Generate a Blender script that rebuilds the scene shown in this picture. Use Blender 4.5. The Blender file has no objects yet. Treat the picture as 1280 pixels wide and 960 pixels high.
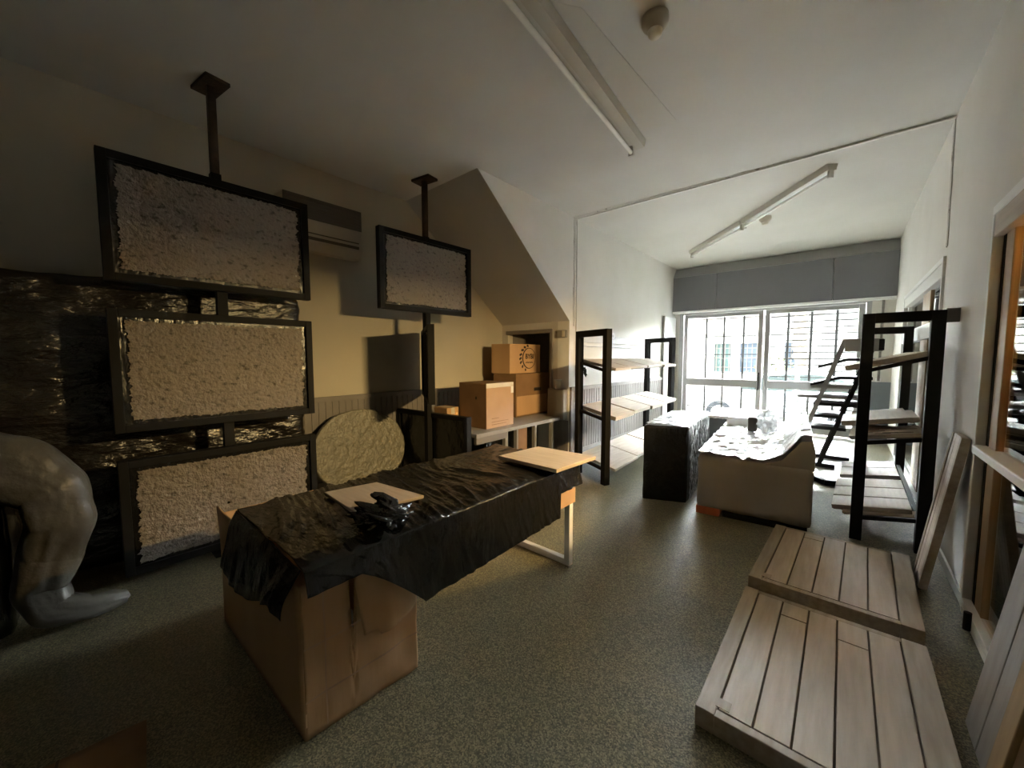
import bpy, bmesh, math, random
from mathutils import Vector, Matrix, noise
random.seed(7)
R = math.radians
scene = bpy.context.scene
COL = scene.collection

# ------------------------------------------------------------------ helpers
def nz(x, y, z): return noise.noise(Vector((x, y, z)))

class MB:
    """collects geometry in world coordinates; build() links it as one mesh object"""
    def __init__(s): s.v = []; s.f = []; s.uv = None
    def add(s, vs, fs):
        b = len(s.v); s.v += [tuple(v) for v in vs]; s.f += [tuple(b+i for i in f) for f in fs]; return s
    def box(s, x0, y0, z0, x1, y1, z1):
        vs = [(x0,y0,z0),(x1,y0,z0),(x1,y1,z0),(x0,y1,z0),(x0,y0,z1),(x1,y0,z1),(x1,y1,z1),(x0,y1,z1)]
        return s.add(vs, [(3,2,1,0),(4,5,6,7),(0,1,5,4),(1,2,6,5),(2,3,7,6),(3,0,4,7)])
    def obox(s, c, ax, ay, az):
        """box centred at c with half-axis vectors"""
        c, ax, ay, az = map(Vector, (c, ax, ay, az)); vs = []
        for k in (-1, 1):
            for i, j in ((-1,-1),(1,-1),(1,1),(-1,1)): vs.append(c+ax*i+ay*j+az*k)
        fs = [(3,2,1,0),(4,5,6,7),(0,1,5,4),(1,2,6,5),(2,3,7,6),(3,0,4,7)]
        if ax.cross(ay).dot(az) < 0: fs = [f[::-1] for f in fs]
        return s.add(vs, fs)
    def beam(s, p, q, w, h, up=(0,0,1)):
        p, q, up = Vector(p), Vector(q), Vector(up)
        d = (q-p).normalized()
        if abs(d.dot(up)) > .99: up = Vector((0,1,0))
        a = d.cross(up).normalized(); b = a.cross(d)
        return s.obox((p+q)/2, (q-p)/2, a*w/2, b*h/2)
    def tube(s, p, q, r, n=16, r2=None):
        p, q = Vector(p), Vector(q); r2 = r if r2 is None else r2
        d = (q-p).normalized(); up = Vector((0,0,1)) if abs(d.z) < .9 else Vector((0,1,0))
        a = d.cross(up).normalized(); b = d.cross(a); vs = []
        for i in range(n):
            t = 2*math.pi*i/n; w = a*math.cos(t)+b*math.sin(t)
            vs += [p+w*r, q+w*r2]
        fs = [(2*i, 2*((i+1)%n), 2*((i+1)%n)+1, 2*i+1) for i in range(n)]
        fs += [tuple(2*i for i in range(n))[::-1], tuple(2*i+1 for i in range(n))]
        return s.add(vs, fs)
    def prism(s, pts, ext):
        ext = Vector(ext); n = len(pts); P = [Vector(p) for p in pts]
        vs = P+[p+ext for p in P]
        fs = [tuple(range(n))[::-1], tuple(range(n, 2*n))]+[(i,(i+1)%n,(i+1)%n+n,i+n) for i in range(n)]
        return s.add(vs, fs)
    def grid(s, fn, nu, nv, closed_u=False):
        vs = [fn(i/nu, j/nv) for j in range(nv+1) for i in range(nu+1)]
        fs = [(j*(nu+1)+i, j*(nu+1)+i+1, (j+1)*(nu+1)+i+1, (j+1)*(nu+1)+i) for j in range(nv) for i in range(nu)]
        return s.add(vs, fs)
    def lathe(s, c, prof, n=32, axis=2):
        vs = []; m = len(prof)
        for i in range(n):
            t = 2*math.pi*i/n
            for r, h in prof:
                p = (r*math.cos(t), r*math.sin(t), h)
                vs.append((c[0]+p[0], c[1]+p[1], c[2]+p[2]))
        fs = []
        for i in range(n):
            j = (i+1) % n
            for k in range(m-1): fs.append((i*m+k, j*m+k, j*m+k+1, i*m+k+1))
        return s.add(vs, fs)
    def softbox(s, x0, y0, z0, x1, y1, z1, step=.05, r=.04, disp=None, M=None):
        """rounded, finely divided box; disp(p, n) returns a moved point"""
        lo, hi = Vector((x0,y0,z0)), Vector((x1,y1,z1)); dims = hi-lo; c = (lo+hi)/2
        N = [max(2, int(round(d/step))) for d in dims]; idx = {}; vs = []; fs = []
        def vert(i, j, k):
            key = (i,j,k)
            if key in idx: return idx[key]
            p = Vector((lo.x+dims.x*i/N[0], lo.y+dims.y*j/N[1], lo.z+dims.z*k/N[2]))
            q = Vector([min(max(p[a], lo[a]+r), hi[a]-r) for a in range(3)])
            d = p-q; n = d.normalized() if d.length > 1e-6 else Vector((0,0,1))
            p = q+n*r if d.length > 1e-6 else p
            if disp: p = disp(p, n)
            if M: p = M @ p
            idx[key] = len(vs); vs.append(p); return idx[key]
        for a, b, cc in ((0,1,2),(1,2,0),(2,0,1)):
            for side in (0, N[cc]):
                for i in range(N[a]):
                    for j in range(N[b]):
                        quad = []
                        for di, dj in ((0,0),(1,0),(1,1),(0,1)):
                            k = [0,0,0]; k[a] = i+di; k[b] = j+dj; k[cc] = side; quad.append(vert(*k))
                        fs.append(tuple(quad if side else quad[::-1]))
        return s.add(vs, fs)
    def build(s, name, mat, parent=None, smooth=False, bevel=0, solid=0, mats=None):
        inv = XFM[parent.name].inverted() if parent else Matrix()
        me = bpy.data.meshes.new(name)
        me.from_pydata([tuple(inv @ Vector(v)) for v in s.v], [], s.f); me.update()
        me.materials.append(mat)
        o = bpy.data.objects.new(name, me); COL.objects.link(o)
        XFM[o.name] = XFM[parent.name].copy() if parent else Matrix()
        if parent: o.parent = parent
        if smooth:
            for p in me.polygons: p.use_smooth = True
        if solid:
            m = o.modifiers.new('thickness', 'SOLIDIFY'); m.thickness = solid; m.offset = 0
        if bevel:
            m = o.modifiers.new('edges', 'BEVEL'); m.width = bevel; m.segments = 2; m.limit_method = 'ANGLE'
        return o
XFM = {}

def tag(o, label, cat, group=None, kind=None):
    o['label'] = label; o['category'] = cat
    if group: o['group'] = group
    if kind: o['kind'] = kind
    return o
def thing(name, loc, label, cat, group=None, rz=0):
    o = bpy.data.objects.new(name, None); COL.objects.link(o)
    o.location = loc; o.rotation_euler = (0,0,rz); o.empty_display_size = .1
    XFM[o.name] = Matrix.Translation(loc) @ Matrix.Rotation(rz, 4, 'Z')
    return tag(o, label, cat, group)
def struct(o, label=None, cat=None):
    o['kind'] = 'structure'
    if label: o['label'] = label
    if cat: o['category'] = cat
    return o

# ------------------------------------------------------------------ materials
def mat(name, col, rough=.5, metal=0, bump=None, var=None, spec=None, coat=0):
    """col rgb; bump=(scale, strength, stretch xyz); var=(colour2, scale, stretch) mixes a second colour"""
    m = bpy.data.materials.new(name); m.use_nodes = True
    nt = m.node_tree; b = nt.nodes['Principled BSDF']; L = nt.links.new
    b.inputs['Base Color'].default_value = (*col, 1); b.inputs['Roughness'].default_value = rough
    b.inputs['Metallic'].default_value = metal
    if spec is not None: b.inputs['Specular IOR Level'].default_value = spec
    if coat: b.inputs['Coat Weight'].default_value = coat; b.inputs['Coat Roughness'].default_value = .1
    tc = nt.nodes.new('ShaderNodeTexCoord')
    def coords(st):
        mp = nt.nodes.new('ShaderNodeMapping'); mp.inputs['Scale'].default_value = st
        L(tc.outputs['Object'], mp.inputs['Vector']); return mp.outputs['Vector']
    if var:
        c2, sc, st = var[:3]; lo_, hi_ = var[3] if len(var) > 3 else (.35,.68)
        n = nt.nodes.new('ShaderNodeTexNoise'); n.inputs['Scale'].default_value = sc; n.inputs['Detail'].default_value = 5
        L(coords(st), n.inputs['Vector'])
        rp = nt.nodes.new('ShaderNodeValToRGB'); rp.color_ramp.elements[0].position = lo_; rp.color_ramp.elements[1].position = hi_
        rp.color_ramp.elements[0].color = (*col,1); rp.color_ramp.elements[1].color = (*c2,1)
        L(n.outputs['Fac'], rp.inputs['Fac']); L(rp.outputs['Color'], b.inputs['Base Color'])
    if bump:
        sc, strg, st = bump
        n = nt.nodes.new('ShaderNodeTexNoise'); n.inputs['Scale'].default_value = sc; n.inputs['Detail'].default_value = 4
        L(coords(st), n.inputs['Vector'])
        bp = nt.nodes.new('ShaderNodeBump'); bp.inputs['Strength'].default_value = strg; bp.inputs['Distance'].default_value = .02
        L(n.outputs['Fac'], bp.inputs['Height']); L(bp.outputs['Normal'], b.inputs['Normal'])
    return m
O = (1,1,1)
M = {}
M['paint'] = mat('white_wall_paint', (.72,.70,.655), .65, bump=(6,.08,O), var=((.68,.66,.61),2.2,O))
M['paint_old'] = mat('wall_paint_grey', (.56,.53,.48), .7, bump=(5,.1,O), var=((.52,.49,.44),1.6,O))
M['paint_left'] = mat('wall_paint_light_tinted', (.50,.455,.36), .7, bump=(5,.1,O), var=((.46,.42,.33),1.6,O))  # near-neutral wall; warm light's yellow and the dimmer left put into its colour
M['ceiling'] = mat('ceiling_paint', (.62,.60,.56), .75, bump=(4,.06,O), var=((.58,.56,.52),1.3,O))
M['patch'] = mat('unpainted_patch', (.60,.575,.52), .8)
M['plaster'] = mat('torn_plaster', (.60,.58,.54), .9, bump=(30,.3,O), var=((.22,.19,.16),9,O,(.60,.68)))
M['wainscot'] = mat('wainscot_paint', (.20,.18,.165), .55, var=((.17,.15,.135),3,O))
M['shutter'] = mat('shutter_box_grey', (.175,.177,.185), .5, var=((.16,.16,.17),.8,O))
M['shutter_pale'] = mat('shutter_box_lip', (.36,.36,.355), .55)
M['alu'] = mat('aluminium_frame', (.42,.42,.42), .35, .6)
M['white_metal'] = mat('white_metal', (.78,.78,.76), .4)
M['blue_grey'] = mat('blue_grey_panel', (.16,.18,.20), .5)
M['black_metal'] = mat('black_metal', (.010,.0095,.009), .6, var=((.013,.012,.011),4,O), spec=.15)
M['rust'] = mat('rusty_pole', (.07,.042,.026), .6, .3, bump=(60,.3,O), var=((.035,.024,.018),14,O))
M['black_plastic'] = mat('black_stretch_film', (.010,.0095,.009), .22, bump=(11,.6,(1,2.5,.8)), spec=.6)
M['dark_wrap'] = mat('brown_black_film', (.014,.011,.008), .22, bump=(11,.8,(1,1,2.4)), spec=.7)
M['bubble'] = mat('dusty_crease_shaded_wrap', (.235,.20,.165), .5, bump=(48,.8,O), var=((.095,.078,.062),24,(1,1.0,1.5),(.56,.70)))  # dark specks put crinkle shade into the wrap's colour
M['cardboard'] = mat('cardboard', (.54,.335,.175), .75, bump=(18,.12,(1,1,.12)), var=((.47,.285,.145),3,(1,1,.25)))
M['cardboard_pale'] = mat('pale_cardboard', (.46,.30,.19), .75, var=((.41,.26,.16),4,O))
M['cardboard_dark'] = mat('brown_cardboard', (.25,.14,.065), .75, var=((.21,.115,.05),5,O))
M['tape'] = mat('packing_tape', (.60,.54,.44), .3)
M['ink'] = mat('black_ink', (.02,.012,.008), .7)
M['red_card'] = mat('red_cardboard', (.42,.10,.04), .7)
M['wood'] = mat('limed_wood', (.50,.42,.335), .55, bump=(20,.1,(6,.6,6)), var=((.42,.345,.265),5,(7,.7,7)))
M['wood_edge'] = mat('wood_edge', (.27,.20,.135), .6, var=((.21,.15,.10),6,(7,.7,7)))
M['wood_frame'] = mat('limed_wood_frame', (.40,.33,.25), .58, bump=(20,.12,(6,.6,6)), var=((.31,.25,.18),5,(7,.7,7)))
M['groove'] = mat('dark_groove', (.12,.085,.055), .8)
M['oak'] = mat('varnished_pine', (.42,.29,.155), .4, var=((.33,.22,.11),4,(6,6,.6)))
M['board_x'] = mat('board_oak', (.55,.45,.335), .55, var=((.47,.375,.27),6,(.8,8,8)))
M['shaded_board'] = mat('shaded_wood', (.37,.345,.325), .6, var=((.31,.285,.265),5,(6,6,.6)))  # grey of the panel's shadowed face put into the wood colour
M['white_plastic'] = mat('white_film', (.80,.80,.80), .22, bump=(14,.7,(1,1.6,1)), spec=.6)
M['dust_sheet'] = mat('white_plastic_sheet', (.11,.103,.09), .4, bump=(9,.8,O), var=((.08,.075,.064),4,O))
M['paper'] = mat('kraft_paper', (.36,.32,.27), .7, bump=(10,.15,O), var=((.30,.265,.22),3,(1,1,.4)))
M['ac_white'] = mat('yellowed_plastic', (.50,.45,.36), .45)
M['ac_dark'] = mat('dark_grille', (.10,.085,.065), .6)
M['fixture'] = mat('fixture_enamel', (.52,.49,.43), .4)
M['tube'] = mat('unlit_glass_tube', (.85,.84,.80), .18, spec=.7)
M['grey_plastic'] = mat('grey_plastic', (.24,.225,.205), .5)
M['cream_plastic'] = mat('cream_plastic', (.62,.57,.46), .45)
M['smoke'] = mat('detector_plastic', (.46,.40,.31), .5)
M['leaf'] = mat('dark_leaf', (.02,.035,.02), .5)
M['green_plastic'] = mat('dark_green_trim', (.02,.06,.05), .4)
M['facade'] = mat('street_facade', (.78,.76,.73), .8, var=((.72,.69,.66),1.2,O))
M['facade_trim'] = mat('facade_ledge', (.18,.16,.15), .8)
M['teal'] = mat('teal_shutter', (.05,.10,.10), .6)
M['blue'] = mat('blue_window', (.055,.085,.13), .5)
M['asphalt'] = mat('street_asphalt', (.15,.15,.145), .85, var=((.12,.12,.115),3,O))
M['paving'] = mat('street_paving', (.36,.35,.33), .85, var=((.30,.29,.28),3,O))
M['car'] = mat('white_car_paint', (.60,.61,.61), .25, coat=.5)
M['car_glass'] = mat('car_glass', (.05,.065,.065), .1)
M['tyre'] = mat('tyre_rubber', (.02,.023,.03), .7)
M['palm'] = mat('palm_bark', (.22,.19,.155), .9, bump=(14,.8,(1,1,2)), var=((.13,.11,.09),9,(1,1,3)))
M['shrub'] = mat('street_shrub', (.10,.14,.05), .7, var=((.16,.19,.08),8,O))
M['trunking'] = mat('white_trunking', (.55,.54,.53), .5)
M['lamp_glow'] = mat('lamp_tube', (.9,.8,.6), .4)

def floor_mat():
    m = bpy.data.materials.new('terrazzo_floor'); m.use_nodes = True
    nt = m.node_tree; b = nt.nodes['Principled BSDF']; L = nt.links.new; N = nt.nodes.new
    tc = N('ShaderNodeTexCoord')
    v = N('ShaderNodeTexVoronoi'); v.inputs['Scale'].default_value = 190; L(tc.outputs['Object'], v.inputs['Vector'])
    r1 = N('ShaderNodeValToRGB'); e = r1.color_ramp.elements
    e[0].position = 0; e[0].color = (.095,.088,.062,1); e[1].position = 1; e[1].color = (.42,.375,.25,1)
    k = e.new(.5); k.color = (.20,.185,.13,1)
    sep = N('ShaderNodeSeparateColor'); L(v.outputs['Color'], sep.inputs['Color']); L(sep.outputs['Red'], r1.inputs['Fac'])
    n = N('ShaderNodeTexNoise'); n.inputs['Scale'].default_value = 2.2; n.inputs['Detail'].default_value = 3; L(tc.outputs['Object'], n.inputs['Vector'])
    r2 = N('ShaderNodeValToRGB'); r2.color_ramp.elements[0].position = .2; r2.color_ramp.elements[1].position = .8
    r2.color_ramp.elements[0].color = (.62,.66,.64,1); r2.color_ramp.elements[1].color = (1.0,.95,.84,1)
    L(n.outputs['Fac'], r2.inputs['Fac'])
    mx = N('ShaderNodeMix'); mx.data_type = 'RGBA'; mx.blend_type = 'MULTIPLY'; mx.inputs['Factor'].default_value = 1
    L(r1.outputs['Color'], mx.inputs[6]); L(r2.outputs['Color'], mx.inputs[7]); L(mx.outputs[2], b.inputs['Base Color'])
    b.inputs['Roughness'].default_value = .30
    bp = N('ShaderNodeBump'); bp.inputs['Strength'].default_value = .25; bp.inputs['Distance'].default_value = .006
    n3 = N('ShaderNodeTexNoise'); n3.inputs['Scale'].default_value = 45; n3.inputs['Detail'].default_value = 3; L(tc.outputs['Object'], n3.inputs['Vector'])
    L(n3.outputs['Fac'], bp.inputs['Height']); L(bp.outputs['Normal'], b.inputs['Normal'])
    return m
M['floor'] = floor_mat()

def glass_mat(name, tint=(.93,.95,.94), ior=1.5):
    m = bpy.data.materials.new(name); m.use_nodes = True
    nt = m.node_tree; nt.nodes.clear(); L = nt.links.new; N = nt.nodes.new
    out = N('ShaderNodeOutputMaterial'); mx = N('ShaderNodeMixShader'); fr = N('ShaderNodeFresnel'); fr.inputs['IOR'].default_value = ior
    t = N('ShaderNodeBsdfTransparent'); t.inputs['Color'].default_value = (*tint,1)
    g = N('ShaderNodeBsdfGlossy'); g.inputs['Roughness'].default_value = .02
    L(fr.outputs['Fac'], mx.inputs['Fac']); L(t.outputs[0], mx.inputs[1]); L(g.outputs[0], mx.inputs[2]); L(mx.outputs[0], out.inputs['Surface'])
    return m
M['glass'] = glass_mat('clear_glass')
def film_mat():
    """clear stretch film: mostly see-through, glossy creases"""
    m = bpy.data.materials.new('clear_stretch_film'); m.use_nodes = True
    nt = m.node_tree; nt.nodes.clear(); L = nt.links.new; N = nt.nodes.new
    out = N('ShaderNodeOutputMaterial'); mx = N('ShaderNodeMixShader'); mx.inputs['Fac'].default_value = .55
    t = N('ShaderNodeBsdfTransparent'); p = N('ShaderNodeBsdfPrincipled')
    p.inputs['Base Color'].default_value = (.8,.81,.82,1); p.inputs['Roughness'].default_value = .16
    tc = N('ShaderNodeTexCoord'); n = N('ShaderNodeTexNoise'); n.inputs['Scale'].default_value = 16; n.inputs['Detail'].default_value = 5
    bp = N('ShaderNodeBump'); bp.inputs['Strength'].default_value = .9; bp.inputs['Distance'].default_value = .03
    L(tc.outputs['Object'], n.inputs['Vector']); L(n.outputs['Fac'], bp.inputs['Height']); L(bp.outputs['Normal'], p.inputs['Normal'])
    L(t.outputs[0], mx.inputs[1]); L(p.outputs[0], mx.inputs[2]); L(mx.outputs[0], out.inputs['Surface'])
    return m
M['film'] = film_mat()
def streak_mat():
    """crinkled clear film over black: crease glints painted as whitish streaks with clear gaps"""
    m = bpy.data.materials.new('creased_stretch_film'); m.use_nodes = True
    nt = m.node_tree; nt.nodes.clear(); L = nt.links.new; N = nt.nodes.new
    out = N('ShaderNodeOutputMaterial'); mx = N('ShaderNodeMixShader')
    t = N('ShaderNodeBsdfTransparent'); p = N('ShaderNodeBsdfPrincipled')
    p.inputs['Base Color'].default_value = (.75,.77,.80,1); p.inputs['Roughness'].default_value = .2
    tc = N('ShaderNodeTexCoord'); mp = N('ShaderNodeMapping'); mp.inputs['Rotation'].default_value = (R(35),0,R(20)); mp.inputs['Scale'].default_value = (9,26,7)
    n = N('ShaderNodeTexNoise'); n.inputs['Scale'].default_value = 1.6; n.inputs['Detail'].default_value = 5; n.inputs['Distortion'].default_value = .6
    rp = N('ShaderNodeValToRGB'); rp.color_ramp.elements[0].position = .46; rp.color_ramp.elements[1].position = .58  # streak mask: opaque whitish bands imitate glints on the film
    bp = N('ShaderNodeBump'); bp.inputs['Strength'].default_value = .9; bp.inputs['Distance'].default_value = .03
    L(tc.outputs['Object'], mp.inputs['Vector']); L(mp.outputs['Vector'], n.inputs['Vector']); L(n.outputs['Fac'], rp.inputs['Fac']); L(rp.outputs['Color'], mx.inputs['Fac'])
    L(n.outputs['Fac'], bp.inputs['Height']); L(bp.outputs['Normal'], p.inputs['Normal'])
    L(t.outputs[0], mx.inputs[1]); L(p.outputs[0], mx.inputs[2]); L(mx.outputs[0], out.inputs['Surface'])
    return m
M['streak'] = streak_mat()

# ------------------------------------------------------------------ room dimensions (metres)
H = 3.5; XR = .60; XL = -4.37; XF = -3.05; YB = -1.7; YF = 9.30; YA = 4.78; YS = 2.95
T = .15

# ------------------------------------------------------------------ the setting
struct(MB().box(XL-.2, YB-.2, -.15, 1.3, YF+.1, 0).build('floor', M['floor']))
struct(MB().box(XL-.2, YB-.2, H, 1.3, YF+.3, H+T).build('ceiling', M['ceiling']))
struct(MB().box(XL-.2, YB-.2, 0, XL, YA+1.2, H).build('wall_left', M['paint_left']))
struct(MB().box(XL, YB-.2, 0, 1.3, YB, H).build('wall_back', M['wainscot']))
# wall under the stairs: wall with a square opening, side wall, sloping soffit
w = MB()
w.box(XL, YA, 0, -4.24, YA+.12, 2.03); w.box(-3.36, YA, 0, XF-.2, YA+.12, 2.03)
w.box(-4.24, YA, 1.88, -3.36, YA+.12, 2.03); w.box(-4.24, YA, 0, -3.36, YA+.12, .60)
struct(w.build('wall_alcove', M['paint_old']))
rc = MB()
rc.box(-4.24, YA+.75, .4, -3.36, YA+.8, 1.95); rc.box(-4.3, YA+.12, .4, -4.24, YA+.8, 1.95)
rc.box(-3.36, YA+.12, .4, -3.30, YA+.8, 1.95); rc.box(-4.3, YA+.12, 1.9, -3.3, YA+.8, 1.96); rc.box(-4.3, YA+.12, .5, -3.3, YA+.8, .6)
struct(rc.build('wall_recess', M['wainscot']))
tr = MB(); tr.box(-4.27, YA-.02, 1.86, -3.34, YA+.02, 1.92); tr.box(-3.385, YA-.02, .6, -3.34, YA+.02, 1.86)
struct(tr.build('trim_1', M['wainscot'], bevel=.004))
struct(MB().box(XF-.2, YA, 0, XF, YF+.3, H).build('wall_far_left', M['paint']))
so = MB().prism([(XL, YS, H), (XL, YA, 2.02), (XL, YA+.12, 2.02), (XL, YA+.12, H)], (XF-XL-.004, 0, 0))
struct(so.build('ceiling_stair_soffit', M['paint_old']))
sf = MB().prism([(XF-.004, YS, H), (XF-.004, YA, 2.02), (XF-.004, YA, H)], (.006, 0, 0))
struct(sf.build('wall_stair', M['paint']))

# right wall with two glazed openings (near: y .3 .. 3.39, far: y 4.93 .. 7.77)
N0, N1, FZ0, FZ1 = 2.30, 3.39, .07, 2.28
w = MB()
w.box(XR, YB-.2, 0, XR+.12, N0, H); w.box(XR, N0, FZ1, XR+.12, N1, H); w.box(XR, N0, 0, XR+.12, N1, FZ0)
w.box(XR, N1, 0, XR+.12, 4.93, H); w.box(XR, 4.93, 2.30, XR+.12, 7.77, H); w.box(XR, 4.93, 0, XR+.12, 7.77, FZ0)
w.box(XR, 7.77, 0, XR+.12, YF+.3, H)
struct(w.build('wall_right', M['paint']))
# display cases behind the two openings
bk = MB(); bk.box(1.10, N0-.1, 0, 1.14, N1+.1, 2.6); bk.box(.72, N0-.14, 0, 1.14, N0-.1, 2.6); bk.box(.72, N1+.1, 0, 1.14, N1+.14, 2.6)
bk.box(.72, N0-.1, 2.56, 1.14, N1+.1, 2.6); bk.box(.72, N0-.1, .0, 1.14, N1+.1, .05)
struct(bk.build('wall_display_case', M['oak']))
bk = MB(); bk.box(1.10, 4.83, 0, 1.14, 7.87, 2.5); bk.box(.72, 4.79, 0, 1.14, 4.83, 2.5); bk.box(.72, 7.87, 0, 1.14, 7.91, 2.5)
bk.box(.72, 4.83, 2.46, 1.14, 7.87, 2.5); bk.box(.72, 4.83, 0, 1.14, 7.87, .05)
struct(bk.build('wall_display_case_far', M['paint_old']))
def window(idx, y0, y1, z0, z1, posts, rails, sill):
    r = thing('window_%d' % idx, (XR, (y0+y1)/2, z0), '', ''); del r['label']; del r['category']; r['kind'] = 'structure'
    f = MB(); fx0, fx1 = XR-.02, XR+.02
    f.box(fx0, y0-.03, z1, fx1, y1+.03, z1+.05); f.box(fx0, y1-.004, z0, fx1, y1+.03, z1); f.box(fx0, y0-.03, z0, fx1, y0, z1); f.box(fx0, y0, z0-.03, fx1, y1, z0+.01)
    f.build('outer_frame', M['white_metal'], r, bevel=.004)
    g = MB(); g.box(fx1, y1-.05, z0, XR+.06, y1-.004, z1); g.box(fx1, y0, z1-.02, XR+.06, y1, z1); g.build('gasket', M['black_metal'], r)
    for (a, b, m_) in posts: MB().box(XR+.02, a, z0, XR+.11, b, z1).build('post', M[m_], r, bevel=.004)
    for (a, b, m_) in rails: MB().box(XR-.015, y0, a, XR+.08, y1, b).build('rail', M[m_], r, bevel=.004)
    if sill: MB().box(XR-.035, y0, sill[0], XR+.05, y1-.02, sill[1]).build('sill', M['white_metal'], r, bevel=.006)
    MB().box(XR+.035, y0, z0, XR+.041, y1, z1).build('pane', M['glass'], r)
    return r
window(1, N0, N1, FZ0, FZ1, [(3.20,3.33,'oak'), (N0, N0+.05,'oak')], [(2.16,2.28,'wood')], (.955,1.0))
window(2, 4.93, 7.77, FZ0, 2.30, [(5.80,6.30,'oak'), (4.94,5.0,'white_metal'), (7.66,7.76,'white_metal')], [(1.68,1.83,'white_metal'), (2.18,2.30,'white_metal')], None)

# front wall: roller shutter box over two glazed doors
MBF = MB()
MBF.box(XF-.2, YF, 2.50, 1.3, YF+.2, H); MBF.box(XF-.2, YF, 0, -2.93, YF+.2, 2.5); MBF.box(XR, YF, 0, 1.3, YF+.2, 2.5)
struct(MBF.build('wall_front', M['paint']))
sb = thing('shutter_box', (-1.2, YF, 2.5), 'long grey roller shutter box across the wall above the glazed doors', 'shutter box')
for a, b in ((XF+.005,-2.155), (-2.145,-.245), (-.235,XR-.005)):
    MB().box(a, YF-.20, 2.52, b, YF-.005, 3.27).build('panel', M['shutter'], sb, bevel=.003)
MB().prism([(XF+.005, YF-.20, 3.275), (XF+.005, YF-.03, 3.49), (XF+.005, YF-.005, 3.49), (XF+.005, YF-.005, 3.275)], (XR-XF-.01, 0, 0)).build('top_lip', M['shutter_pale'], sb)
MB().box(XF+.005, YF-.21, 2.475, XR-.005, YF-.02, 2.515).build('bottom_strip', M['white_metal'], sb)

def door(idx, x0, x1, hinge):
    r = thing('door_%d' % idx, ((x0+x1)/2, YF+.02, 0), '', ''); del r['label']; del r['category']; r['kind'] = 'structure'
    a, b = YF-.03, YF+.03; s = .085; f = MB()
    f.box(x0, a, .02, x0+s, b, 2.44); f.box(x1-s, a, .02, x1, b, 2.44); f.box(x0+s, a, 2.36, x1-s, b, 2.44)
    f.box(x0+s, a, .86, x1-s, b, 1.02); f.box(x0+s, a, .02, x1-s, b, .2)
    f.build('door_frame', M['alu'], r, bevel=.004)
    MB().box(x0+s, YF-.004, 1.02, x1-s, YF+.004, 2.36).build('pane', M['glass'], r)
    MB().box(x0+s, YF-.004, .2, x1-s, YF+.004, .86).build('pane', M['glass'], r)
    hx = x1-.04 if hinge == 'l' else x0+.04
    h = MB(); h.tube((hx, a-.05, .82), (hx, a-.05, 1.18), .012, 10); h.tube((hx, a-.05, .85), (hx, a, .85), .01, 8); h.tube((hx, a-.05, 1.15), (hx, a, 1.15), .01, 8)
    h.build('door_handle', M['black_metal'] if hinge == 'l' else M['alu'], r)
    return r
door(1, -2.83, -1.30, 'l'); door(2, -1.27, .22, 'r')
fr = MB(); fr.box(-2.93, YF-.04, 0, -2.84, YF+.06, 2.5); fr.box(.23, YF-.04, 0, .30, YF+.06, 2.5); fr.box(-2.84, YF-.04, 2.445, .23, YF+.06, 2.5)
struct(fr.build('trim_2', M['alu'], bevel=.004))
fp = MB(); fp.box(.30, YF-.02, 1.06, XR, YF+.02, 2.5); struct(fp.build('wall_front_panel', M['paint']))
fp = MB(); fp.box(.30, YF-.05, 0, XR, YF-.005, 1.06); struct(fp.build('wall_front_lower_panel', M['blue_grey']))
pp = thing('drain_pipe', (.44, YF-.05, 1.06), 'thin grey pipe standing against the white panel right of the glazed doors', 'pipe')
MB().tube((.44, YF-.05, 1.08), (.44, YF-.05, 2.5), .02, 12).build('pipe', M['grey_plastic'], pp)
MB().box(.405, YF-.06, 1.06, .475, YF-.02, 1.12).build('pipe_clip', M['white_metal'], pp)
gr = thing('security_grille', (-1.3, YF+.26, -.14), 'dark metal security grille of thin bars outside the glazed doors', 'grille')
for x in (-2.43,-2.07,-1.69,-.91,-.54,-.16): MB().tube((x, YF+.26, -.12), (x, YF+.26, 2.6), .021, 8).build('vertical_bar', M['black_metal'], gr)
for k in range(20):
    z = .12+.122*k
    MB().tube((-1.28, YF+.27, z), (.24, YF+.27, z), .011, 6).build('horizontal_bar', M['black_metal'], gr)
for k in range(6):
    z = .35+.40*k
    MB().tube((-2.9, YF+.27, z), (-1.28, YF+.27, z), .011, 6).build('horizontal_bar', M['black_metal'], gr)

# wainscot with vertical ribs
def wainscot_x(name, x, y0, y1, side):
    m = MB(); m.box(x, y0, 0, x+.02*side, y1, 1.02)
    n = int((y1-y0)/.075)
    for i in range(n): m.box(x+.02*side, y0+.012+i*(y1-y0)/n, .1, x+.028*side, y0+(i+1)*(y1-y0)/n-.012, 1.0)
    m.box(x, y0, 1.0, x+.04*side, y1, 1.055); m.box(x, y0, 0, x+.035*side, y1, .1)
    return struct(m.build(name, M['wainscot']))
wainscot_x('trim_3', XL, 1.0, YA, 1)
wainscot_x('trim_4', XF, YA+.02, 8.45, 1)
m = MB(); m.box(-3.36, YA-.02, 0, XF, YA, .56)
for i in range(4): m.box(-3.35+i*.075, YA-.028, .05, -3.29+i*.075, YA-.02, .55)
struct(m.build('trim_5', M['wainscot']))
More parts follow.
